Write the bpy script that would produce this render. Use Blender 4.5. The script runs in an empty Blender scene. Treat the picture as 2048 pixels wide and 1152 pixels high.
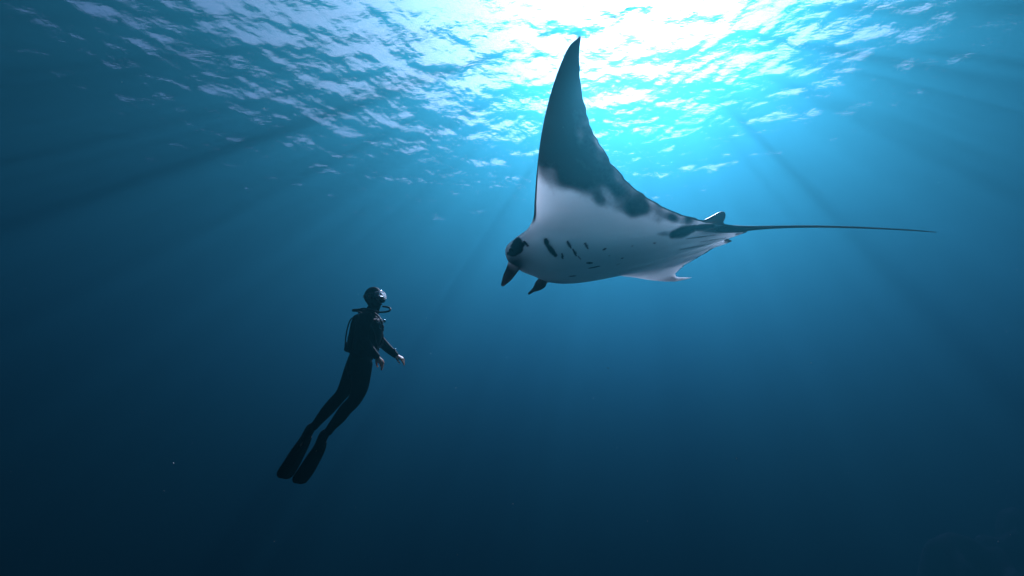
import bpy, bmesh, math, random
import numpy as np
from mathutils import Vector, Matrix

random.seed(7); rng = np.random.default_rng(7)
scene = bpy.context.scene
C = scene.collection
R = math.radians

# ------------------------------------------------------------------ camera
CAM = np.array((0.0, 0.0, -24.0))         # twenty-four metres under the surface (surface is z = 0)
PITCH = R(20.0)
cam_d = bpy.data.cameras.new('camera'); cam_d.lens = 18.0; cam_d.sensor_width = 36.0
cam_d.clip_start = 0.05; cam_d.clip_end = 2000
cam = bpy.data.objects.new('camera', cam_d); C.objects.link(cam)
cam.location = CAM; cam.rotation_euler = (R(90) + PITCH, 0, 0)
scene.camera = cam
XR = np.array((1.0, 0, 0)); FW = np.array((0, math.cos(PITCH), math.sin(PITCH))); UP = np.array((0, -math.sin(PITCH), math.cos(PITCH)))

def ray(px, py):
    return FW + XR * ((px - 1024) / 1024) + UP * ((576 - py) / 1024)
def at(px, py, d):                          # point at optical distance d seen at photo pixel (px, py)
    return CAM + ray(px, py) * d

# ------------------------------------------------------------------ sky and sun
sd = ray(1262, 22); sd = sd / np.linalg.norm(sd)
SUN_EL = math.asin(sd[2]); SUN_AZ = math.atan2(sd[0], sd[1])   # azimuth clockwise from +Y
world = bpy.data.worlds.new('World'); scene.world = world; world.use_nodes = True
wn = world.node_tree; bg = wn.nodes['Background']
sky = wn.nodes.new('ShaderNodeTexSky'); sky.sky_type = 'NISHITA'; sky.sun_disc = False
sky.sun_elevation = SUN_EL; sky.sun_rotation = SUN_AZ
sky.dust_density = 4.0
wn.links.new(sky.outputs[0], bg.inputs[0]); bg.inputs[1].default_value = 0.06
sun_d = bpy.data.lights.new('sun', 'SUN'); sun_d.energy = 5.0; sun_d.angle = R(0.5); sun_d.color = (1.0, 0.97, 0.92)
sun = bpy.data.objects.new('sun', sun_d); C.objects.link(sun)
sun.rotation_euler = Vector(sd).to_track_quat('Z', 'Y').to_euler()
sun.location = (0, 0, 30)

scene.view_settings.view_transform = 'Standard'; scene.view_settings.look = 'None'
scene.view_settings.gamma = 1.0; scene.view_settings.use_curve_mapping = False
scene.view_settings.exposure = 2.32
cy = scene.cycles
cy.use_denoising = True
try: cy.denoiser = 'OPENIMAGEDENOISE'; cy.denoising_input_passes = 'RGB_ALBEDO_NORMAL'
except Exception: pass
cy.max_bounces = 6; cy.diffuse_bounces = 2; cy.glossy_bounces = 2; cy.transmission_bounces = 4
cy.volume_bounces = 0; cy.transparent_max_bounces = 12
cy.caustics_reflective = False; cy.caustics_refractive = False
cy.sample_clamp_indirect = 6.0

# ------------------------------------------------------------------ helpers
def mat(name, col, rough=0.5, spec=0.5, metal=0.0):
    m = bpy.data.materials.new(name); m.use_nodes = True
    b = m.node_tree.nodes['Principled BSDF']
    b.inputs['Base Color'].default_value = (*col, 1); b.inputs['Roughness'].default_value = rough
    b.inputs['Specular IOR Level'].default_value = spec; b.inputs['Metallic'].default_value = metal
    return m
def noise_on(m, scale, amount, bump=0.0, bscale=None):
    """gives a material slight uneven colour and fine relief"""
    nt = m.node_tree; b = nt.nodes['Principled BSDF']
    tc = nt.nodes.new('ShaderNodeTexCoord'); n = nt.nodes.new('ShaderNodeTexNoise')
    n.inputs['Scale'].default_value = scale; n.inputs['Detail'].default_value = 5
    nt.links.new(tc.outputs['Object'], n.inputs['Vector'])
    r = nt.nodes.new('ShaderNodeMapRange'); r.inputs[3].default_value = 1 - amount; r.inputs[4].default_value = 1 + amount
    nt.links.new(n.outputs['Fac'], r.inputs[0])
    c = b.inputs['Base Color'].default_value[:3]
    mx = nt.nodes.new('ShaderNodeVectorMath'); mx.operation = 'SCALE'; mx.inputs[0].default_value = c
    nt.links.new(r.outputs[0], mx.inputs['Scale']); nt.links.new(mx.outputs[0], b.inputs['Base Color'])
    if bump:
        n2 = nt.nodes.new('ShaderNodeTexNoise'); n2.inputs['Scale'].default_value = bscale or scale * 4; n2.inputs['Detail'].default_value = 4
        nt.links.new(tc.outputs['Object'], n2.inputs['Vector'])
        bp = nt.nodes.new('ShaderNodeBump'); bp.inputs['Strength'].default_value = bump; bp.inputs['Distance'].default_value = 0.01
        nt.links.new(n2.outputs['Fac'], bp.inputs['Height']); nt.links.new(bp.outputs[0], b.inputs['Normal'])
    return m

def empty(name, loc, label, cat, group=None):
    o = bpy.data.objects.new(name, None); C.objects.link(o); o.location = loc; o.empty_display_size = 0.2
    o['label'] = label; o['category'] = cat
    if group: o['group'] = group
    return o
def world_loc(p):
    v = Vector((0, 0, 0))
    while p is not None: v = v + p.location; p = p.parent
    return v
def build(name, V, F, m, parent=None, smooth=True, kind=None):
    """one mesh object from world-space vertices, under its parent (no rotations anywhere)"""
    off = np.array(world_loc(parent)) if parent is not None else np.zeros(3)
    me = bpy.data.meshes.new(name)
    me.from_pydata((np.asarray(V, float) - off).tolist(), [], F); me.update()
    if smooth: me.polygons.foreach_set('use_smooth', [True] * len(me.polygons))
    o = bpy.data.objects.new(name, me); C.objects.link(o)
    if m: me.materials.append(m)
    if parent is not None: o.parent = parent
    if kind: o['kind'] = kind
    return o
class MB:
    """collects closed shapes in world space"""
    def __init__(s): s.V = []; s.F = []
    def add(s, V, F):
        k = len(s.V); s.V += [tuple(map(float, v)) for v in V]; s.F += [tuple(k + i for i in f) for f in F]; return s
    def loft(s, rings):
        n = len(rings[0]); V = [p for r in rings for p in r]; F = []
        for i in range(len(rings) - 1):
            for j in range(n):
                a = i * n + j; b = i * n + (j + 1) % n
                F.append((a, b, b + n, a + n))
        V += [np.mean(rings[0], 0), np.mean(rings[-1], 0)]
        c0 = len(V) - 2; c1 = len(V) - 1; L = (len(rings) - 1) * n
        for j in range(n):
            F.append((c0, (j + 1) % n, j)); F.append((c1, L + j, L + (j + 1) % n))
        return s.add(V, F)
    def tube(s, P, ra, rb=None, side=(0, 1, 0), n=14, dens=1, cap=True):
        """tube along P; ra = half width across `side`, rb = half width along `side`"""
        P = np.asarray(P, float); ra = np.asarray(ra, float); rb = ra if rb is None else np.asarray(rb, float)
        if dens > 1:
            t = np.arange(len(P)); tt = np.linspace(0, len(P) - 1, (len(P) - 1) * dens + 1)
            P = np.stack([spl(t, P[:, k], tt) for k in range(3)], 1); ra = np.maximum(spl(t, ra, tt), 1e-4); rb = np.maximum(spl(t, rb, tt), 1e-4)
        side = np.asarray(side, float); T = np.gradient(P, axis=0); rings = []
        def ring(c, t, a, b):
            t = t / np.linalg.norm(t); u = side - t * side.dot(t); u /= np.linalg.norm(u); w = np.cross(t, u)
            th = np.arange(n) * 2 * math.pi / n
            return c + np.outer(np.cos(th) * b, u) + np.outer(np.sin(th) * a, w)
        if cap:
            for q in (0.05, 0.4, 0.75):
                k = math.sqrt(1 - (1 - q) ** 2); t0 = T[0] / np.linalg.norm(T[0])
                rings.append(ring(P[0] - t0 * (1 - q) * min(ra[0], rb[0]), T[0], ra[0] * k, rb[0] * k))
        for i in range(len(P)): rings.append(ring(P[i], T[i], ra[i], rb[i]))
        if cap:
            for q in (0.75, 0.4, 0.05):
                k = math.sqrt(1 - (1 - q) ** 2); t1 = T[-1] / np.linalg.norm(T[-1])
                rings.append(ring(P[-1] + t1 * (1 - q) * min(ra[-1], rb[-1]), T[-1], ra[-1] * k, rb[-1] * k))
        return s.loft(rings)
    def ball(s, c, ax, n=16):
        """ellipsoid; ax = three half-axis vectors"""
        c = np.asarray(c, float); ax = np.asarray(ax, float); rings = []
        for i in range(1, n):
            f = math.pi * i / n; th = np.arange(2 * n) * math.pi / n
            rings.append(c + math.cos(f) * ax[2] + math.sin(f) * (np.outer(np.cos(th), ax[0]) + np.outer(np.sin(th), ax[1])))
        return s.loft(rings)
    def build(s, name, m, parent=None, **k): return build(name, s.V, s.F, m, parent, **k)

def spl(t, y, q):
    """smooth (pchip-like Catmull) interpolation"""
    t = np.asarray(t, float); y = np.asarray(y, float); q = np.asarray(q, float)
    m = np.gradient(y, t); i = np.clip(np.searchsorted(t, q, 'right') - 1, 0, len(t) - 2)
    h = t[i + 1] - t[i]; x = (q - t[i]) / h
    return ((2*x**3 - 3*x**2 + 1) * y[i] + (x**3 - 2*x**2 + x) * h * m[i] + (-2*x**3 + 3*x**2) * y[i+1] + (x**3 - x**2) * h * m[i+1])

def bake(o, mods):
    """apply modifiers through the dependency graph"""
    for typ, kw in mods:
        md = o.modifiers.new(typ.lower(), typ)
        for k, v in kw.items(): setattr(md, k, v)
    dg = bpy.context.evaluated_depsgraph_get(); ev = o.evaluated_get(dg)
    me = bpy.data.meshes.new_from_object(ev); ms = [m for m in o.data.materials]
    o.modifiers.clear(); old = o.data; o.data = me; bpy.data.meshes.remove(old)
    me.materials.clear()
    for m in ms: me.materials.append(m)
    me.polygons.foreach_set('use_smooth', [True] * len(me.polygons))
    return o

# ------------------------------------------------------------------ the sea surface
def surface_height(X, Y):
    r = np.random.default_rng(11); Z = np.zeros_like(X)
    for i in range(90):
        lam = 0.26 * (22 ** r.random())                     # before scaling: 0.26 m to about 6 m
        k = 2 * math.pi / lam
        a = R(115) + r.normal(0, R(62))                     # wave heading
        slope = 0.0265 * (0.75 + 0.5 * r.random()) * (lam / 1.2) ** (-0.08)
        ph = r.random() * 6.283
        wx = math.cos(a); wy = math.sin(a)
        warp = 0.35 * np.sin(X * 0.19 + ph) + 0.35 * np.sin(Y * 0.17 + 2 * ph)
        arg = k * (X * wx + Y * wy) + ph + warp * min(4.0, 3.2 / lam)
        amp = slope / k
        env = 0.6 + 0.4 * np.sin(X * (0.5 + r.random()) * 0.38 + Y * (0.5 + r.random()) * 0.32 + ph * 3)
        s = np.sin(arg); Z += amp * env * (s + 0.25 * np.cos(2 * arg))
    return Z
def graded(near, far, n, c=0.0, p=2.6):
    u = np.linspace(-1, 1, n)
    return c + near * u + (far - near) * np.sign(u) * np.abs(u) ** (p * 2)
WS = 1.25
gx = graded(42, 480, 820, 0.0); gy = graded(32, 480, 700, 33.0)
GX, GY = np.meshgrid(gx, gy, indexing='xy'); GZ = surface_height(GX / WS + (1.611), GY / WS + (-1.730)) * WS
ny, nx = GX.shape
V = np.stack([GX, GY, GZ], -1).reshape(-1, 3)
idx = np.arange(ny * nx).reshape(ny, nx)
F = np.stack([idx[:-1, :-1], idx[:-1, 1:], idx[1:, 1:], idx[1:, :-1]], -1).reshape(-1, 4)
m = bpy.data.materials.new('sea_surface'); m.use_nodes = True; nt = m.node_tree; nt.nodes.clear()
out = nt.nodes.new('ShaderNodeOutputMaterial'); mix = nt.nodes.new('ShaderNodeMixShader')
fr = nt.nodes.new('ShaderNodeFresnel'); fr.inputs['IOR'].default_value = 1.333
tr = nt.nodes.new('ShaderNodeBsdfTransparent'); gl = nt.nodes.new('ShaderNodeBsdfGlossy'); gl.inputs['Roughness'].default_value = 0.02
gl.inputs['Color'].default_value = (1, 1, 1, 1)
tc = nt.nodes.new('ShaderNodeTexCoord')
mp = nt.nodes.new('ShaderNodeMapping'); mp.inputs['Rotation'].default_value = (0, 0, R(25)); mp.inputs['Scale'].default_value = (1, 1.8, 1)
nz = nt.nodes.new('ShaderNodeTexNoise'); nz.inputs['Scale'].default_value = 3.2; nz.inputs['Detail'].default_value = 3.0
bp = nt.nodes.new('ShaderNodeBump'); bp.inputs['Strength'].default_value = 0.38; bp.inputs['Distance'].default_value = 0.065
nt.links.new(tc.outputs['Object'], mp.inputs['Vector']); nt.links.new(mp.outputs[0], nz.inputs['Vector'])
nt.links.new(nz.outputs['Fac'], bp.inputs['Height'])
nt.links.new(bp.outputs[0], fr.inputs['Normal']); nt.links.new(bp.outputs[0], gl.inputs['Normal'])
nt.links.new(fr.outputs[0], mix.inputs[0]); nt.links.new(tr.outputs[0], mix.inputs[1]); nt.links.new(gl.outputs[0], mix.inputs[2])
nt.links.new(mix.outputs[0], out.inputs['Surface'])
surf = build('water_surface', V, F.tolist(), m, kind='structure')
surf['label'] = 'rippled sea surface seen from below with a bright window of sky'; surf['category'] = 'water'

# ------------------------------------------------------------------ the sea bed: deep sand with a reef slope on the right
def bed_height(X, Y):
    z = -52 + 1.2 * np.sin(X * 0.05 + 1) * np.cos(Y * 0.06)
    d = np.exp(-(((X - 44) / 22) ** 2 + ((Y - 44) / 24) ** 2) ** 1.2)
    z = z + d * 22.8
    r = np.random.default_rng(5)
    for i in range(40):
        lam = 1.6 * 9 ** r.random(); a = r.random() * 6.283; k = 6.283 / lam
        z += d * 0.06 * lam * np.sin(k * (X * math.cos(a) + Y * math.sin(a)) + r.random() * 6.28) 
    return z
bx = graded(45, 460, 260, 30, 1.8); by = graded(45, 460, 260, 40, 1.8)
BX, BY = np.meshgrid(bx, by, indexing='xy'); BZ = bed_height(BX, BY)
V = np.stack([BX, BY, BZ], -1).reshape(-1, 3); nb = len(bx)
idx = np.arange(nb * nb).reshape(nb, nb)
F = np.stack([idx[:-1, :-1], idx[:-1, 1:], idx[1:, 1:], idx[1:, :-1]], -1).reshape(-1, 4)
m_bed = noise_on(mat('reef_rock', (0.06, 0.06, 0.055), 0.9, 0.2), 0.8, 0.7, 0.8, 3)
bed = build('seabed', V, F.tolist(), m_bed, kind='structure')
bed['label'] = 'dark sea floor with a reef slope fading into deep blue'; bed['category'] = 'seabed'

# ------------------------------------------------------------------ the water itself (a closed box of blue, scattering medium)
LOBES = ((np.array((0.00012, 0.0080, 0.0100)), 0.755), (np.array((0.0010, 0.0004, 0.0004)), 0.968), (np.array((0.0, 0.00006, 0.00008)), 0.0))
ABS = np.array((0.0575, 0.0458, 0.0330))
m = bpy.data.materials.new('sea_water'); m.use_nodes = True; nt = m.node_tree; nt.nodes.clear()
out = nt.nodes.new('ShaderNodeOutputMaterial')
def scat(s, g):
    n = nt.nodes.new('ShaderNodeVolumeScatter'); d = float(s.max())
    n.inputs['Density'].default_value = d; n.inputs['Color'].default_value = (*(s / d), 1); n.inputs['Anisotropy'].default_value = g
    return n
a1 = nt.nodes.new('ShaderNodeAddShader'); a2 = nt.nodes.new('ShaderNodeAddShader')
ab = nt.nodes.new('ShaderNodeVolumeAbsorption'); D = float(ABS.max()) * 1.0001
ab.inputs['Density'].default_value = D; ab.inputs['Color'].default_value = (*(1 - ABS / D), 1)
a3 = nt.nodes.new('ShaderNodeAddShader'); sc3 = [scat(*l).outputs[0] for l in LOBES]
nt.links.new(sc3[0], a1.inputs[0]); nt.links.new(sc3[1], a1.inputs[1]); nt.links.new(a1.outputs[0], a2.inputs[0]); nt.links.new(sc3[2], a2.inputs[1])
nt.links.new(a2.outputs[0], a3.inputs[0]); nt.links.new(ab.outputs[0], a3.inputs[1]); nt.links.new(a3.outputs[0], out.inputs['Volume'])
x0, x1, y0, y1, z0, z1 = -500, 520, -490, 560, -56.0, 1.6
V = [(x, y, z) for z in (z0, z1) for y in (y0, y1) for x in (x0, x1)]
haze = build('haze', V, [(0, 2, 3, 1), (4, 5, 7, 6), (0, 1, 5, 4), (2, 6, 7, 3), (0, 4, 6, 2), (1, 3, 7, 5)], m, smooth=False, kind='stuff')
haze['label'] = 'blue sea water that dims and veils distant things'; haze['category'] = 'water'

# ------------------------------------------------------------------ manta ray
LE = [  # s, px, py, distance : leading edge from raised wing tip, round the head, to the far wing tip
 (-1.00, 1160, 72, 4.95), (-.965, 1142, 88, 4.93), (-.90, 1123, 124, 4.9), (-.80, 1099, 195, 4.88), (-.70, 1084, 262, 4.88), (-.58, 1074, 338, 4.92),
 (-.46, 1069, 402, 5.02), (-.38, 1066, 438, 5.12), (-.31, 1052, 462, 5.22), (-.255, 1031, 478, 5.28), (-.205, 1012, 497, 5.33), (-.16, 1013, 516, 5.38), (-.10, 1028, 529, 5.46), (0, 1056, 541, 5.66),
 (.10, 1083, 552, 5.86), (.18, 1105, 556, 6.02), (.28, 1150, 553, 6.25), (.42, 1205, 549, 6.55), (.58, 1262, 554, 6.9), (.74, 1308, 561, 7.25), (.88, 1340, 563, 7.5), (.95, 1357, 562, 7.55), (1.0, 1382, 556, 7.5)]
TE = [
 (-1.00, 1162, 74, 4.95), (-.965, 1160, 92, 4.95), (-.90, 1159, 132, 4.95), (-.80, 1166, 195, 4.97), (-.70, 1188, 262, 5.0), (-.58, 1232, 335, 5.06), (-.46, 1292, 393, 5.16),
 (-.38, 1345, 422, 5.26), (-.30, 1400, 439, 5.38), (-.20, 1442, 447, 5.5), (-.10, 1478, 453, 5.6), (0, 1492, 459, 5.66), (.05, 1487, 467, 5.7), (.085, 1461, 474, 5.74), (.13, 1463, 483, 5.8), (.17, 1440, 490, 5.88),
 (.28, 1412, 506, 6.1), (.42, 1385, 521, 6.5), (.58, 1366, 533, 6.85), (.74, 1355, 543, 7.2), (.88, 1351, 549, 7.42), (.95, 1358, 554, 7.5), (1.0, 1384, 555, 7.5)]
NS, NV = 460, 230
S = np.linspace(-1, 1, NS); VV = 0.5 - 0.5 * np.cos(np.linspace(0, math.pi, NV))
def edge(tab, q):
    t = np.array(tab); P = np.array([at(a, b, c) for _, a, b, c in tab])
    return np.stack([spl(t[:, 0], P[:, k], q) for k in range(3)], 1)
LEp = edge(LE, S); TEp = edge(TE, S)
jag = np.interp(S, np.linspace(-1, 1, 130), rng.normal(0, 1, 130))
chord = TEp - LEp; cl = np.linalg.norm(chord, axis=1, keepdims=True)
TEp = TEp + chord / cl * (jag * 0.011 * np.clip(cl[:, 0] * 2, 0, 1))[:, None]
M = LEp[:, None] * (1 - VV)[None, :, None] + TEp[:, None] * VV[None, :, None]
dS = np.gradient(M, axis=0); dV = np.gradient(M, axis=1)
N = np.cross(dV, dS); N /= np.linalg.norm(N, axis=2, keepdims=True) + 1e-9       # ventral side
if np.mean(np.sum(N[NS // 4: NS // 2] * (CAM - M[NS // 4: NS // 2]), 2)) < 0: N = -N
for _ in range(12):
    N[1:-1] = (N[:-2] + N[1:-1] * 2 + N[2:]) / 4; N /= np.linalg.norm(N, axis=2, keepdims=True) + 1e-9
hv = np.interp(S, [-1, -.95, -.8, -.6, -.42, -.3, -.2, -.08, 0, .08, .2, .3, .42, .6, .8, .95, 1], [.002, .008, .016, .026, .045, .08, .12, .15, .155, .15, .12, .08, .045, .026, .016, .008, .002])
hd = hv * 1.15
blunt = np.interp(np.abs(S), [0, .2, .34, .5, 1], [.36, .36, .55, .7, .75])
pv = VV[None, :] ** blunt[:, None] * (1 - VV[None, :]) ** 0.95; pv /= pv.max(1, keepdims=True)
# the belly is flatter than the back and sags a little towards the tail
Vv = M + N * (hv[:, None] * pv)[..., None]
Vd = M - N * (hd[:, None] * pv + 0.006 * np.minimum(1, 8 * (1 - VV))[None, :] * np.minimum(1, 12 * VV)[None, :])[..., None]
VW = np.concatenate([Vv.reshape(-1, 3), Vd.reshape(-1, 3)])
n1 = NS * NV; i0 = np.arange(n1).reshape(NS, NV)
q = np.stack([i0[:-1, :-1], i0[1:, :-1], i0[1:, 1:], i0[:-1, 1:]], -1).reshape(-1, 4)
Fv = q[:, ::-1]; Fd = q + n1
# weld the two sheets along leading edge, trailing edge and tips
rim = {}
for i in range(NS):
    for j in (0, NV - 1): rim[n1 + i * NV + j] = i * NV + j
for j in range(NV):
    for i in (0, NS - 1): rim[n1 + i * NV + j] = i * NV + j
remap = np.arange(2 * n1)
for a, b in rim.items(): remap[a] = b
Fall = [tuple(f) for f in np.concatenate([Fv, remap[Fd]]).tolist()]
Fall = [f for f in Fall if len(set(f)) == 4]

def proj(P):
    d = np.asarray(P) - CAM; z = d @ FW
    return np.stack([1024 + 1024 * (d @ XR) / z, 576 - 1024 * (d @ UP) / z], -1)
PJ = proj(Vv)
def belly(px, py):
    """the belly point (and its s, v) that lies behind a photo pixel"""
    k = np.argmin(((PJ - (px, py)) ** 2).sum(-1)); i, j = divmod(int(k), NV)
    return Vv[i, j], S[i], VV[j]
def smooth(a, b, x): t = np.clip((x - a) / (b - a), 0, 1); return t * t * (3 - 2 * t)
def blob(P, scale, seed):
    r = np.random.default_rng(seed); o = np.zeros(P.shape[:-1])
    for i in range(14):
        w = r.normal(0, 1, 3); w *= scale * (0.6 + 1.6 * r.random()) / np.linalg.norm(w)
        o += np.sin(P @ w + r.random() * 6.28) / (0.8 + np.linalg.norm(w) / scale)
    return o / 3.0
SS, TT = np.meshgrid(S, VV, indexing='ij')
dark = np.zeros((NS, NV)); nz1 = blob(Vv, 9, 1); nz2 = blob(Vv, 22, 2)
# dark outer half of the raised wing and the dark band along its rear margin
bnd = [belly(*p)[1:] for p in ((1078, 330), (1100, 342), (1130, 358), (1165, 375), (1200, 398), (1235, 414), (1275, 425), (1320, 436), (1365, 446))]
bt = np.array([b[1] for b in bnd]); bs = np.array([b[0] for b in bnd]); o_ = np.argsort(bt); bt, bs = bt[o_], bs[o_]
sb = np.interp(VV, bt, bs)[None, :]
wing = smooth(0.085, -0.06, SS - sb + 0.026 * nz1 + 0.030 * nz2)
pale = smooth(0.48, 0.90, TT + 0.10 * nz2 + .08 * nz1) * smooth(-.82, -.62, SS) * smooth(-.2, -.34, SS) * (0.2 + 0.8 * smooth(-.7, .8, nz2))
dark = np.maximum(dark, wing * (1 - 0.74 * pale))
# far wing: a soft dark tip and rear margin
dark = np.maximum(dark, 0.55 * smooth(.62, .95, SS + 0.04 * nz1) * (1 - 0.8 * smooth(.55, .85, TT)))
def capsule(p, q_, r, soft=0.35, amt=1.0):
    a = belly(*p)[0]; b = belly(*q_)[0]; ab_ = b - a; L = max(ab_ @ ab_, 1e-9)
    t = np.clip(((Vv - a) @ ab_) / L, 0, 1); d = np.linalg.norm(Vv - a - t[..., None] * ab_, axis=-1)
    rr = r * (0.62 + 0.38 * np.sin(math.pi * np.clip(t, .06, .94)))
    return amt * smooth(1 + soft, 1 - soft, d / rr)
for p, q_, r, amt in (((1091, 480), (1095, 489), .022, 1), ((1096, 491), (1111, 511), .023, 1), ((1135, 483), (1141, 496), .012, .95), ((1146, 500), (1153, 511), .013, .95),
                      ((1169, 487), (1175, 498), .013, .85), ((1123, 508), (1127, 517), .010, .8), ((1156, 513), (1162, 518), .006, .5),
                      ((1206, 499), (1210, 497), .014, .75), ((1174, 526), (1184, 526), .014, .75), ((1178, 537), (1198, 533), .016, .7), ((1140, 553), (1150, 552), .018, .6), ((1242, 517), (1246, 516), .010, .55),
                      ((1308, 486), (1312, 486), .012, .45), ((1264, 492), (1266, 491), .009, .4), ((1218, 512), (1220, 512), .007, .35), ((1232, 530), (1238, 528), .010, .3),
                      ((1348, 469), (1385, 457), .066, .92), ((1385, 456), (1425, 451), .040, .92), ((1318, 468), (1352, 465), .030, .22),
                      ((1372, 478), (1430, 470), .008, .35), ((1360, 500), (1420, 488), .010, .3), ((1400, 484), (1452, 476), .008, .35), ((1474, 468), (1486, 467), .03, .6), ((1452, 484), (1462, 482), .03, .6)):
    dark = np.maximum(dark, capsule(p, q_, r, 0.3 if r < .02 else (0.4 if r < .03 else 0.62), amt))
# black cheek round the eye
for p, q_, r in (((1034, 484), (1036, 498), .075), ((1024, 503), (1036, 503), .045), ((1017, 507), (1030, 507), .03), ((1048, 482), (1057, 492), .011)):
    dark = np.maximum(dark, capsule(p, q_, r, 0.22))
a = belly(1014, 495)[0]; dw = np.linalg.norm(Vv - a, axis=-1); dark *= 1 - smooth(.062, .035, dw)
# rear and front rims stay dark like the back
dark = np.maximum(dark, 0.9 * smooth(.965, .985, TT) * (np.abs(SS) < .98))
dark = np.maximum(dark, 0.95 * smooth(.022, .008, TT) * smooth(-.34, -.40, SS))
dark = np.clip(dark * (1 + 0.05 * nz2) + 0.03 * np.clip(nz1, 0, 1), 0, 1)
back = np.ones((NS, NV)) * 0.97
sh = smooth(.1, .0, np.abs(TT - 0.28 - 0.05 * nz1) - 0.03) * smooth(.45, .1, np.abs(SS)) * smooth(.03, .08, np.abs(SS)); back -= 0.5 * sh
back = np.where(TT < 0.03, np.where(np.abs(SS) < .34, 0.35, back), back)

mb = MB(); mb.V = VW.tolist(); mb.F = Fall
pig = list(np.concatenate([dark.ravel(), back.ravel()]))
def extra(val):
    k = len(mb.V) - len(pig)
    pig.extend([val] * k if np.isscalar(val) else list(val(np.array(mb.V[-k:]))))
# cephalic fins: flat paddles hanging from either side of the mouth
def paddle(pts, w, th, wside):
    P = [at(*p) for p in pts]
    mb.tube(P, th, w, side=wside, n=20, dens=5)
    tip = np.array(P[-1]); root = np.array(P[1]); L = (tip - root)
    extra(lambda Vx: smooth(-.05, .45, ((Vx - root) @ L) / (L @ L)) * 0.93)
paddle([(1040, 512, 5.42), (1031, 526, 5.40), (1023, 541, 5.37), (1014, 556, 5.35), (1005, 570, 5.34)], [.085, .078, .062, .050, .020], [.05, .034, .024, .018, .012], XR * .95 + FW * .35 + UP * .25)
paddle([(1118, 540, 5.90), (1101, 553, 5.86), (1086, 564, 5.83), (1072, 576, 5.80), (1058, 587, 5.78)], [.095, .088, .066, .050, .020], [.05, .034, .024, .018, .012], XR * .8 + FW * .3 + UP * .55)
# tail whip
tp = [(1400, 456, 5.55), (1440, 457, 5.58), (1475, 458, 5.60), (1510, 456, 5.60), (1560, 454, 5.6), (1620, 453, 5.6), (1700, 454.5, 5.6), (1780, 458, 5.6), (1830, 461, 5.6), (1872, 464.5, 5.6)]
mb.tube([at(*p) for p in tp], [.03, .045, .040, .024, .0165, .0135, .011, .0085, .007, .004], n=12, dens=6); extra(0.95)
# dorsal fin in front of the tail
fr_ = []
for bl, br, tl, tr_ in [((1398, 441), (1452, 450), None, None)]:
    prof = [(1398, 444), (1412, 438), (1425, 431), (1436, 425), (1444, 422.5), (1449.5, 424), (1451.5, 430), (1450, 437), (1446.5, 445), (1452, 452), (1425, 456)]
    Pp = np.array([at(a, b, 5.66) for a, b in prof]); cN = np.array((0.05, 0.95, 0.3)); cN /= np.linalg.norm(cN)
    cen = Pp.mean(0)
    rings = []
    for k, sc in ((-1, .25), (-.85, .72), (-.45, .94), (0, 1), (.45, .94), (.85, .72), (1, .25)):
        rings.append(cen + (Pp - cen) * sc + cN * 0.022 * k)
    mb.loft(rings); extra(0.97)

manta_base = at(1240, 500, 5.6)
manta = empty('manta_ray', manta_base, 'giant manta ray with white belly and one wing raised high, gliding above the diver', 'manta ray')
m = bpy.data.materials.new('manta_skin'); m.use_nodes = True; nt = m.node_tree; b = nt.nodes['Principled BSDF']
at_ = nt.nodes.new('ShaderNodeAttribute'); at_.attribute_name = 'pigment'
tc = nt.nodes.new('ShaderNodeTexCoord'); n1_ = nt.nodes.new('ShaderNodeTexNoise'); n1_.inputs['Scale'].default_value = 26; n1_.inputs['Detail'].default_value = 8; n1_.inputs['Roughness'].default_value = 0.65
nt.links.new(tc.outputs['Object'], n1_.inputs['Vector'])
ma = nt.nodes.new('ShaderNodeMath'); ma.operation = 'MULTIPLY_ADD'; ma.inputs[1].default_value = 0.36; 
nt.links.new(n1_.outputs['Fac'], ma.inputs[0])
sb_ = nt.nodes.new('ShaderNodeMath'); sb_.operation = 'SUBTRACT'; sb_.inputs[1].default_value = 0.17
nt.links.new(at_.outputs['Fac'], sb_.inputs[0]); nt.links.new(sb_.outputs[0], ma.inputs[2])
cr = nt.nodes.new('ShaderNodeValToRGB'); e = cr.color_ramp.elements
e[0].position = 0.05; e[0].color = (.69, .81, .83, 1); e[1].position = 0.92; e[1].color = (.058, .068, .086, 1)
x = cr.color_ramp.elements.new(0.5); x.color = (.27, .29, .31, 1)
nt.links.new(ma.outputs[0], cr.inputs[0]); nt.links.new(cr.outputs[0], b.inputs['Base Color'])
b.inputs['Roughness'].default_value = 0.42; b.inputs['Specular IOR Level'].default_value = 0.35
sw = nt.nodes.new('ShaderNodeMapRange'); sw.inputs[1].default_value = 0.05; sw.inputs[2].default_value = 0.75; sw.inputs[3].default_value = 0.72; sw.inputs[4].default_value = 0.02
nt.links.new(at_.outputs['Fac'], sw.inputs[0]); nt.links.new(sw.outputs[0], b.inputs['Subsurface Weight'])   # dark skin lets no light through
b.inputs['Subsurface Radius'].default_value = (1, 1, 1); b.inputs['Subsurface Scale'].default_value = 0.32
n2_ = nt.nodes.new('ShaderNodeTexNoise'); n2_.inputs['Scale'].default_value = 60; n2_.inputs['Detail'].default_value = 4
nt.links.new(tc.outputs['Object'], n2_.inputs['Vector'])
bp = nt.nodes.new('ShaderNodeBump'); bp.inputs['Strength'].default_value = 0.18; bp.inputs['Distance'].default_value = 0.006
nt.links.new(n2_.outputs['Fac'], bp.inputs['Height']); nt.links.new(bp.outputs[0], b.inputs['Normal'])
mo = mb.build('body', m, manta)
mo.data.attributes.new('pigment', 'FLOAT', 'POINT').data.foreach_set('value', np.array(pig, dtype=np.float32))
bm = bmesh.new(); bm.from_mesh(mo.data); bmesh.ops.delete(bm, geom=[v for v in bm.verts if not v.link_faces], context='VERTS'); bm.to_mesh(mo.data); bm.free()
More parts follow.
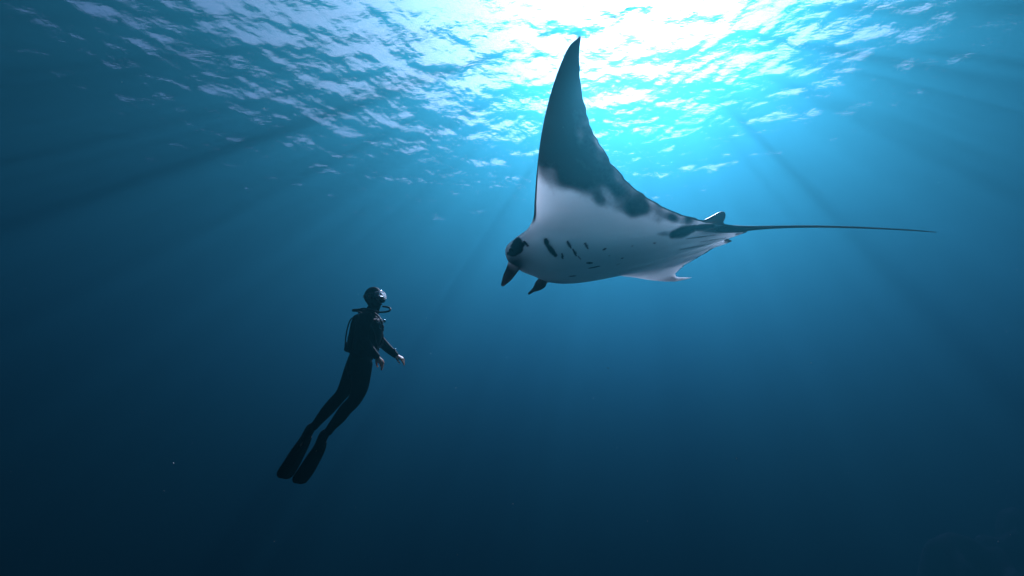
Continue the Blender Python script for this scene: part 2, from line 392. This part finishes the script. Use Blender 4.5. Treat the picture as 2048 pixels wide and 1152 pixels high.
m_eye = mat('eye_black', (.01, .01, .012), 0.12, 0.6)
k = MB().ball(belly(1022, 501)[0] + (CAM - belly(1022, 501)[0]) / 5.4 * 0.004, np.eye(3) * 0.022, 10); k.build('eye', m_eye, manta)
k = MB().ball(at(1075, 548, 5.96), np.eye(3) * 0.022, 10); k.build('eye', m_eye, manta)

# ------------------------------------------------------------------ the diver
D0 = 5.9
m_suit = noise_on(mat('black_neoprene', (.004, .005, .008), 0.6, 0.05), 14, .3, .2, 60)
m_skin = noise_on(mat('skin', (.66, .40, .29), 0.5, 0.3), 30, .12)
def translucent(m_, w, rad, sc_):
    b_ = m_.node_tree.nodes['Principled BSDF']; b_.inputs['Subsurface Weight'].default_value = w
    b_.inputs['Subsurface Radius'].default_value = rad; b_.inputs['Subsurface Scale'].default_value = sc_
translucent(m_skin, 0.6, (1, .85, .68), 0.03)
m_rubber = mat('black_rubber', (.008, .008, .010), 0.5, 0.25)
m_steel = mat('steel', (.55, .56, .58), 0.22, 0.5, 1.0)
m_tank = noise_on(mat('brushed_tank', (.72, .75, .78), 0.16, 0.5, 1.0), 8, .12)
m_fabric = noise_on(mat('black_nylon', (.006, .007, .009), 0.6, 0.1), 40, .3, .4, 160)
Y = np.array((0, 1.0, 0))
me_ = empty('person', at(700, 760, D0), 'diver in a black wetsuit and fins hanging upright below the manta, facing it', 'person')
def torso(mbx, g):
    secs = [((752, 606), .052, .055), ((749, 613), .056, .058), ((745, 622), .066, .082), ((741, 629), .088, .145), ((739, 637), .108, .190), ((738, 648), .122, .198), ((737, 660), .128, .188),
            ((733, 680), .118, .168), ((727, 700), .108, .150), ((720, 720), .118, .168), ((714, 738), .110, .165), ((711, 748), .07, .12)]
    mbx.tube([at(*c, D0) for c, _, _ in secs], [a + g for _, a, _ in secs], [a + g for _, _, a in secs], side=Y, n=24, dens=4)
def legs(mbx, g):
    mbx.tube([at(713, 728, D0 + .09), at(705, 748, D0 + .09), at(696, 768, D0 + .09), at(683, 789, D0 + .09), at(668, 806, D0 + .09), at(652, 824, D0 + .09), at(636, 843, D0 + .09), at(628, 853, D0 + .09)],
             np.array([.105, .098, .084, .060, .060, .055, .038, .034]) + g, np.array([.098, .095, .082, .060, .058, .054, .038, .036]) + g, n=20, dens=4)
    mbx.tube([at(724, 728, D0 - .09), at(722, 750, D0 - .09), at(719, 776, D0 - .09), at(708, 801, D0 - .09), at(692, 818, D0 - .09), at(680, 834, D0 - .09), at(664, 853, D0 - .09), at(657, 863, D0 - .09)],
             np.array([.105, .098, .082, .064, .060, .056, .038, .034]) + g, np.array([.098, .095, .082, .060, .058, .054, .038, .036]) + g, n=20, dens=4)
NEAR = [(733, 636, D0 - .17), (727, 655, D0 - .225), (726, 675, D0 - .235), (733, 690, D0 - .235), (743, 702, D0 - .24), (753, 712.5, D0 - .245)]
FAR = [(746, 636, D0 + .17), (750, 655, D0 + .225), (755, 673, D0 + .23), (765, 686, D0 + .23), (778, 699, D0 + .22), (791, 710, D0 + .215)]
def arms(mbx, g):
    for A in (NEAR, FAR):
        mbx.tube([at(*p) for p in A], np.array([.068, .058, .050, .047, .040, .029]) + g, np.array([.068, .056, .048, .045, .038, .032]) + g, n=16, dens=4)
HC = at(748, 594, D0)                                     # head centre
HF = np.array((.93, -.32, .17)); HF /= np.linalg.norm(HF)   # looks up towards the manta
HL = np.cross(np.array((0, 0, 1.0)), HF); HL /= np.linalg.norm(HL); HU = np.cross(HF, HL)
def head(mbx, g, full=True):
    h = lambda f, l, u: HC + HF * f + HL * l + HU * u
    mbx.ball(h(-.012, 0, .018), (HF * (.100 + g), HL * (.077 + g), HU * (.100 + g)))
    mbx.ball(h(.020, 0, -.035), (HF * (.076 + g), HL * (.064 + g), HU * (.085 + g)))
    mbx.ball(h(.058, 0, -.090), (HF * (.034 + g), HL * (.036 + g), HU * (.028 + g)))      # chin
    mbx.tube([h(-.02, 0, -.05), at(749, 612, D0), at(745, 622, D0)], [.06 + g, .056 + g, .06 + g], side=Y, n=18, dens=4)
    if full:
        mbx.tube([h(.084, 0, .020), h(.100, 0, -.005), h(.112, 0, -.024)], [.010, .012, .015], n=10)  # nose
        mbx.ball(h(.092, 0, -.060), (HF * .010, HL * .024, HU * .012), 8)                           # lips
        for sgn in (-1, 1): mbx.ball(h(-.01, .078 * sgn, -.01), (HF * .02, HL * .008, HU * .032), 8)   # ears
def hand(mbx, wrist, fd, nd, sgn):
    """palm and five bent fingers; fd = direction of the hand, nd = back of the hand, thumb on side sgn"""
    fd = fd / np.linalg.norm(fd); nd = nd - fd * nd.dot(fd); nd /= np.linalg.norm(nd); sd_ = np.cross(fd, nd) * sgn
    w = np.asarray(wrist)
    mbx.tube([w - fd * .03, w, w + fd * .035, w + fd * .075, w + fd * .095], [.024, .021, .018, .016, .013], [.028, .029, .036, .041, .039], side=sd_, n=16, dens=2)
    for j, (o, L, c) in enumerate(((.031, .078, .30), (.0105, .088, .34), (-.0105, .082, .42), (-.031, .064, .50))):
        p = w + fd * .088 + sd_ * o; P = [p - fd * .02, p]; a = c * .9; spread = sd_ * o * 1.6
        for q_, l in enumerate((.45, .31, .24)):
            a += c * (1.0 if q_ else .35); d = fd * math.cos(a) - nd * math.sin(a) + spread; p = p + d / np.linalg.norm(d) * L * l; P.append(p)
        mbx.tube(P, [.0095, .0095, .0085, .0080, .0066], n=10, dens=3)
    p = w + fd * .02 + sd_ * .025
    P = [p, p + fd * .028 + sd_ * .022 - nd * .010, p + fd * .056 + sd_ * .030 - nd * .024, p + fd * .080 + sd_ * .028 - nd * .036]
    mbx.tube(P, [.014, .012, .0100, .0078], n=10, dens=3)
def feet(mbx):
    mbx.tube([at(628, 852, D0 + .09), at(618, 862, D0 + .09), at(610, 877, D0 + .09), at(603, 890, D0 + .09)], [.036, .040, .032, .018], [.036, .042, .044, .034], n=14, dens=3)
    mbx.tube([at(657, 862, D0 - .09), at(646, 873, D0 - .09), at(640, 888, D0 - .09), at(634, 901, D0 - .09)], [.036, .040, .032, .018], [.036, .042, .044, .034], n=14, dens=3)

bmx = MB(); torso(bmx, 0); legs(bmx, 0); arms(bmx, 0); head(bmx, 0); feet(bmx)
wn_, wf_ = at(*NEAR[-1]), at(*FAR[-1])
hand(bmx, wn_, XR * .62 - UP * .78 + FW * .05, XR * .66 + UP * .55 - FW * .45, 1)
hand(bmx, wf_, XR * .85 - UP * .48 - FW * .05, XR * .45 + UP * .85 - FW * .25, 1)
body = bmx.build('body', m_skin, me_)
bake(body, [('REMESH', dict(mode='VOXEL', voxel_size=0.0048)), ('SMOOTH', dict(factor=0.5, iterations=3))])
sx = MB(); torso(sx, .010); legs(sx, .013); arms(sx, .010)
suit = sx.build('wetsuit', m_suit, me_)
bake(suit, [('REMESH', dict(mode='VOXEL', voxel_size=0.0075)), ('SMOOTH', dict(factor=0.5, iterations=5))])
hx = MB(); head(hx, .008, False); hood = hx.build('hood', m_suit, me_)
bake(hood, [('REMESH', dict(mode='VOXEL', voxel_size=0.006)), ('SMOOTH', dict(factor=0.5, iterations=4))])
bm = bmesh.new(); bm.from_mesh(hood.data); L0 = np.array(world_loc(me_))
kill = []
for v in bm.verts:
    p = np.array(v.co) + L0 - HC; f, l, u = p @ HF, p @ HL, p @ HU
    if f > .038 and (l / .060) ** 2 + ((u + .030) / .085) ** 2 < 1: kill.append(v)
bmesh.ops.delete(bm, geom=kill, context='VERTS'); bm.to_mesh(hood.data); bm.free()
h = lambda f, l, u: HC + HF * f + HL * l + HU * u
for sgn in (-1, 1): MB().ball(h(.082, .030 * sgn, .010), np.eye(3) * .012, 8).build('eye', m_eye, me_)
# mask: clear silicone skirt, frame painted pale for the sun glint, glass
m_sil_glint = mat('pale_silicone_glint', (.86, .88, .90), 0.15, 0.6); translucent(m_sil_glint, 0.9, (1, 1, 1), 0.09)
m_glass = bpy.data.materials.new('mask_glass'); m_glass.use_nodes = True; nt = m_glass.node_tree; nt.nodes.clear()
o1 = nt.nodes.new('ShaderNodeOutputMaterial'); mx = nt.nodes.new('ShaderNodeMixShader'); t1 = nt.nodes.new('ShaderNodeBsdfTransparent'); g1 = nt.nodes.new('ShaderNodeBsdfGlossy'); f1 = nt.nodes.new('ShaderNodeLayerWeight')
g1.inputs['Roughness'].default_value = 0.05; f1.inputs[0].default_value = 0.35; t1.inputs[0].default_value = (.85, .92, .95, 1)
nt.links.new(f1.outputs['Fresnel'], mx.inputs[0]); nt.links.new(t1.outputs[0], mx.inputs[1]); nt.links.new(g1.outputs[0], mx.inputs[2]); nt.links.new(mx.outputs[0], o1.inputs['Surface'])
mask = empty('mask', (0, 0, 0), '', ''); del mask['label']; del mask['category']; mask.parent = me_; mask.location = Vector(h(.10, 0, .0)) - me_.location
def oval(f, w, hh, bow=0.0, cu=-.008, n=36):
    o = []
    for i in range(n):
        t = 2 * math.pi * i / n; cx_ = abs(math.cos(t)) ** .6 * math.copysign(1, math.cos(t)); sy_ = abs(math.sin(t)) ** .6 * math.copysign(1, math.sin(t))
        o.append(h(f - bow * cx_ ** 2, w * cx_, cu + hh * sy_ - (0.016 * max(0, -sy_) * (1 - abs(cx_)) * -1)))
    return np.array(o)
def band(rings):
    V = np.concatenate(rings); n = len(rings[0]); F = []
    for i in range(len(rings)):
        for j in range(n):
            a = i * n + j; b = i * n + (j + 1) % n; i2 = (i + 1) % len(rings)
            F.append((a, b, i2 * n + (j + 1) % n, i2 * n + j))
    return V, F
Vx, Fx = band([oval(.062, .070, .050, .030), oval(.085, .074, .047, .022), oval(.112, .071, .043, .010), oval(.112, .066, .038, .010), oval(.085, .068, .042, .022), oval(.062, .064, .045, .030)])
build('skirt', Vx, Fx, m_sil_glint, mask)
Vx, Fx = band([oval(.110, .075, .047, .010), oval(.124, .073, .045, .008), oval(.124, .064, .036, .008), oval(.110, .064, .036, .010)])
build('frame', Vx, Fx, m_sil_glint, mask)
g = [oval(.118, .066, .038, .009)]; Vg = np.concatenate([g[0], g[0].mean(0)[None]]); build('lens', Vg, [(i, (i + 1) % 36, 36) for i in range(36)], m_glass, mask)
sp = [h(.075 * math.cos(t) - .012, .092 * math.sin(t), .006 + .012 * (1 - math.cos(t)) / 2) for t in np.linspace(R(38), R(322), 30)]
sp = [h(.113 * math.cos(t) - .012, .090 * math.sin(t), .004 + .02 * (1 - math.cos(t)) / 2) for t in np.linspace(R(42), R(318), 36)]
k = MB(); k.tube(sp, [.003] * 36, [.010] * 36, side=HU, n=8); k.build('strap', m_rubber, mask)
# fins
def fin(pocket, blade, dz, wv):
    root = empty('fin', (0, 0, 0), '', ''); del root['label']; del root['category']; root.parent = me_
    root.location = Vector(at(*pocket[1], D0 + dz)) - me_.location
    P = [at(*p, D0 + dz) for p in pocket]
    k = MB(); k.tube(P, [.046, .050, .040, .024], [.050, .054, .058, .066], side=wv, n=18, dens=4); k.build('foot_pocket', m_rubber, root)
    bl = [at(*p[:2], D0 + dz) for p in blade]; w = [p[2] for p in blade]
    wv = np.asarray(wv) / np.linalg.norm(wv); T = np.gradient(np.array(bl), axis=0); rings = []
    tt = np.linspace(0, len(bl) - 1, 26); B = np.stack([spl(np.arange(len(bl)), np.array(bl)[:, q_], tt) for q_ in range(3)], 1); W = spl(np.arange(len(bl)), w, tt)
    TT_ = np.gradient(B, axis=0); u = np.linspace(-1, 1, 15)
    for i in range(len(B)):
        t = TT_[i] / np.linalg.norm(TT_[i]); a = wv - t * wv.dot(t); a /= np.linalg.norm(a); nrm = np.cross(t, a); th = .007 - .0045 * i / 25
        rib = np.where(np.abs(u) > .86, .009 * (1 - i / 34), 0) + .0022 * np.cos(u * 9.4)
        up_ = [B[i] + a * W[i] * x_ + nrm * (th + r_) for x_, r_ in zip(u, rib)]; dn = [B[i] + a * W[i] * x_ - nrm * (th + r_) for x_, r_ in zip(u[::-1], rib[::-1])]
        rings.append(np.array(up_ + dn))
    k = MB(); k.loft(rings); k.build('blade', m_rubber, root)
    hp = P[0]; d = (P[0] - P[1]); d /= np.linalg.norm(d)
    k = MB(); k.tube([P[1] + wv * .052, P[0] + wv * .046 + d * .01, P[0] + d * .055, P[0] - wv * .046 + d * .01, P[1] - wv * .052], [.010] * 5, [.004] * 5, side=d, n=8, dens=5); k.build('heel_strap', m_rubber, root)
WV = XR * .80 - UP * .42 + FW * .42
WA = (XR * .86 + UP * -.50) * .84 + FW * .5
fin([(622, 855), (617, 864), (610, 878), (604, 890)], [(614, 872, .058), (606, 888, .072), (594, 908, .085), (582, 929, .093), (571, 946, .094), (567, 953, .080), (565, 957, .045)], .09, WA)
fin([(650, 867), (645, 876), (640, 890), (635, 902)], [(643, 884, .058), (637, 900, .070), (625, 920, .082), (613, 940, .089), (601, 957, .088), (597, 963, .074), (595, 967, .042)], -.09, WA)
# wrist computer
k = MB(); wv = at(*FAR[-1]) - at(*FAR[-2]); wv /= np.linalg.norm(wv); c = at(*FAR[-1]) - wv * .03
k.tube([c - wv * .012, c + wv * .012], [.042, .042], n=18, cap=False); wt = k.build('watch', m_rubber, me_)
k = MB(); k.ball(c + UP * .046 + XR * .012, (XR * .020, Y * .022, UP * .010), 10); k.build('watch_face', m_steel, wt)

# ------------------------------------------------------------------ scuba set carried by the diver
TB = at(694, 702, D0 + .02); TT0 = at(709, 630, D0 + .02); ax = TT0 - TB; TL = np.linalg.norm(ax); ax /= TL
scuba = empty('scuba_set', TB, 'scuba tank with harness vest and hoses strapped on the back of the diver', 'scuba tank')
def lathe(c0, axis, prof, n=28):
    s1 = np.cross(axis, (0, 1, 0)); s1 /= np.linalg.norm(s1); s2 = np.cross(axis, s1); k = MB(); th = np.arange(n) * 2 * math.pi / n
    k.loft([c0 + axis * z + r * (np.outer(np.cos(th), s1) + np.outer(np.sin(th), s2)) for z, r in prof]); return k
back_off = np.array((.060, 0, .0)); c0 = TB + back_off
lathe(c0, ax, [(.02, .02), (.02, .075), (.04, .078), (TL - .10, .078), (TL - .06, .074), (TL - .03, .062), (TL - .005, .045), (TL + .01, .024), (TL + .03, .022)]).build('cylinder', m_tank, scuba)
lathe(c0, ax, [(-.012, .03), (-.012, .082), (.0, .094), (.085, .095), (.092, .079)]).build('boot', m_rubber, scuba)
for z in (.15, .31):
    if z < TL - .05: lathe(c0, ax, [(z - .018, .0785), (z - .016, .0815), (z + .016, .0815), (z + .018, .0785)]).build('tank_band', m_fabric, scuba)
v0 = c0 + ax * (TL + .025)
val = lathe(v0, ax, [(0, .018), (.0, .026), (.05, .026), (.055, .018)]).build('valve', m_steel, scuba)
k = MB(); k.tube([v0 + ax * .03 - XR * .085, v0 + ax * .03 - XR * .04], [.017, .020], n=12); k.build('valve_knob', m_rubber, val)
k = MB(); k.tube([v0 + ax * .03 + XR * .02, v0 + ax * .035 + XR * .085], [.030, .027], n=16); k.build('first_stage', m_steel, val)
# protective bar behind the tank
k = MB(); k.tube([c0 + ax * .06 - XR * .094, c0 + ax * .18 - XR * .108, c0 + ax * (TL * .7) - XR * .108, c0 + ax * (TL - .05) - XR * .090, c0 + ax * (TL - .01) - XR * .030], [.008] * 5, n=8, dens=4); k.build('handle_bar', m_rubber, scuba)
# vest
vx = MB()
secs = [((741, 628), .096, .100), ((739, 636), .124, .150), ((739, 646), .143, .190), ((738, 660), .150, .190), ((734, 680), .142, .180), ((729, 697), .128, .166), ((725, 707), .118, .156)]
vx.tube([at(*c_, D0) for c_, _, _ in secs], [a for _, a, _ in secs], [a for _, _, a in secs], side=Y, n=26, dens=4, cap=False)
vest = vx.build('harness_vest', m_fabric, scuba)
bm = bmesh.new(); bm.from_mesh(vest.data)
bmesh.ops.delete(bm, geom=[f for f in bm.faces if len(f.verts) == 3], context='FACES'); bm.to_mesh(vest.data); bm.free()
bake(vest, [('SOLIDIFY', dict(thickness=.018, offset=0.0))])
bpad = MB(); bpad.tube([at(715, 636, D0 + .01), at(712, 650, D0 + .01), at(708, 672, D0 + .01), at(703, 696, D0 + .01)], [.045, .052, .052, .046], [.09, .11, .11, .10], n=20, dens=4); bpad.build('back_pad', m_fabric, scuba)
for sgn in (-1, 1):
    k = MB(); k.tube([at(722, 629, D0 + sgn * .09), at(736, 623, D0 + sgn * .10), at(750, 627, D0 + sgn * .115), at(762, 640, D0 + sgn * .115), at(766, 660, D0 + sgn * .12)], [.011] * 5, [.030] * 5, side=Y, n=10, dens=5); st = k.build('shoulder_strap', m_fabric, scuba)
    for (a_, b_) in ((757, 641), (763, 653)):
        c_ = at(a_, b_, D0 + sgn * .115 - .035); k = MB(); n_ = 16
        P = [c_ + XR * (.024 * math.cos(t)) + UP * (.028 * math.sin(t)) + FW * (.010 * math.cos(t)) for t in np.linspace(0, 2 * math.pi, n_)]
        k.tube(P, [.0045] * n_, n=6, dens=2, cap=False, side=FW); k.build('buckle', m_steel, scuba)
k = MB(); k.ball(at(769, 642, D0 - .10), (XR * .016, FW * .016, UP * .020), 10); k.build('dump_valve', m_steel, scuba)
# waist belt with buckle and weight pocket
k = MB(); k.tube([at(726, 703, D0), at(723, 711, D0)], [.132, .134], [.172, .174], side=Y, n=28, cap=False); k.build('waist_belt', m_fabric, scuba)
k = MB(); k.ball(at(741, 725, D0 - .13), (XR * .012 + UP * .012, FW * .012, UP * .024 + XR * .01), 8); k.build('clip', m_steel, scuba)
k = MB(); k.ball(at(757, 700, D0 - .05), (XR * .008, FW * .010, UP * .020 + XR * .008), 8); k.build('clip', m_steel, scuba)
# regulator: second stage in the mouth and the hoses
ss = h(.118, 0, -.066)
k = MB(); k.tube([h(.080, 0, -.068), h(.100, 0, -.072)], [.013, .014], [.022, .024], side=HL, n=14)
k.tube([h(.092, 0, -.073), h(.108, 0, -.077), h(.118, 0, -.079)], [.022, .026, .020], [.030, .034, .026], side=HL, n=20, dens=2); reg = k.build('regulator', mat('matt_black_plastic', (.006, .006, .007), .75, .08), scuba)
def hose(pts, r, name='hose'):
    k = MB(); k.tube([at(*p) for p in pts], [r] * len(pts), n=10, dens=7); k.build(name, m_rubber, scuba)
hose([(766, 613, D0 - .02), (774, 614, D0 - .05), (780.5, 617, D0 - .09), (778, 622, D0 - .13), (768, 624, D0 - .16), (755, 624, D0 - .18), (742, 620, D0 - .17), (728, 617, D0 - .10), (716, 619, D0)], .0105)
hose([(718, 621, D0 + .03), (730, 619, D0 + .12), (744, 626, D0 + .15), (757, 640, D0 + .14), (764, 662, D0 + .12), (766, 684, D0 + .08), (758, 697, D0 - .02)], .009)
hose([(716, 623, D0 - .02), (724, 627, D0 - .15), (735, 640, D0 - .20), (746, 660, D0 - .19), (752, 684, D0 - .17), (755, 697, D0 - .14)], .008)

# ------------------------------------------------------------------ drifting specks
k = MB()
r = np.random.default_rng(3); ico = [(1, 0, 0), (-1, 0, 0), (0, 1, 0), (0, -1, 0), (0, 0, 1), (0, 0, -1)]
icf = [(0, 2, 4), (2, 1, 4), (1, 3, 4), (3, 0, 4), (2, 0, 5), (1, 2, 5), (3, 1, 5), (0, 3, 5)]
for i in range(300):
    d = 2.0 + 9 * r.random(); p = at(r.uniform(-300, 2350), r.uniform(-100, 1250), d)
    if p[2] > -.6: continue
    sz = .0020 * (0.5 + r.random() ** 3 * 2.2) * (d / 5) ** .5
    k.add(np.array(ico) * sz * r.uniform(.5, 1.4, 3) + p, icf)
sp_ = k.build('drifting_particles', mat('plankton', (.75, .75, .7), .7, .3), kind='stuff')
sp_['label'] = 'tiny pale specks of plankton drifting through the water'; sp_['category'] = 'plankton'
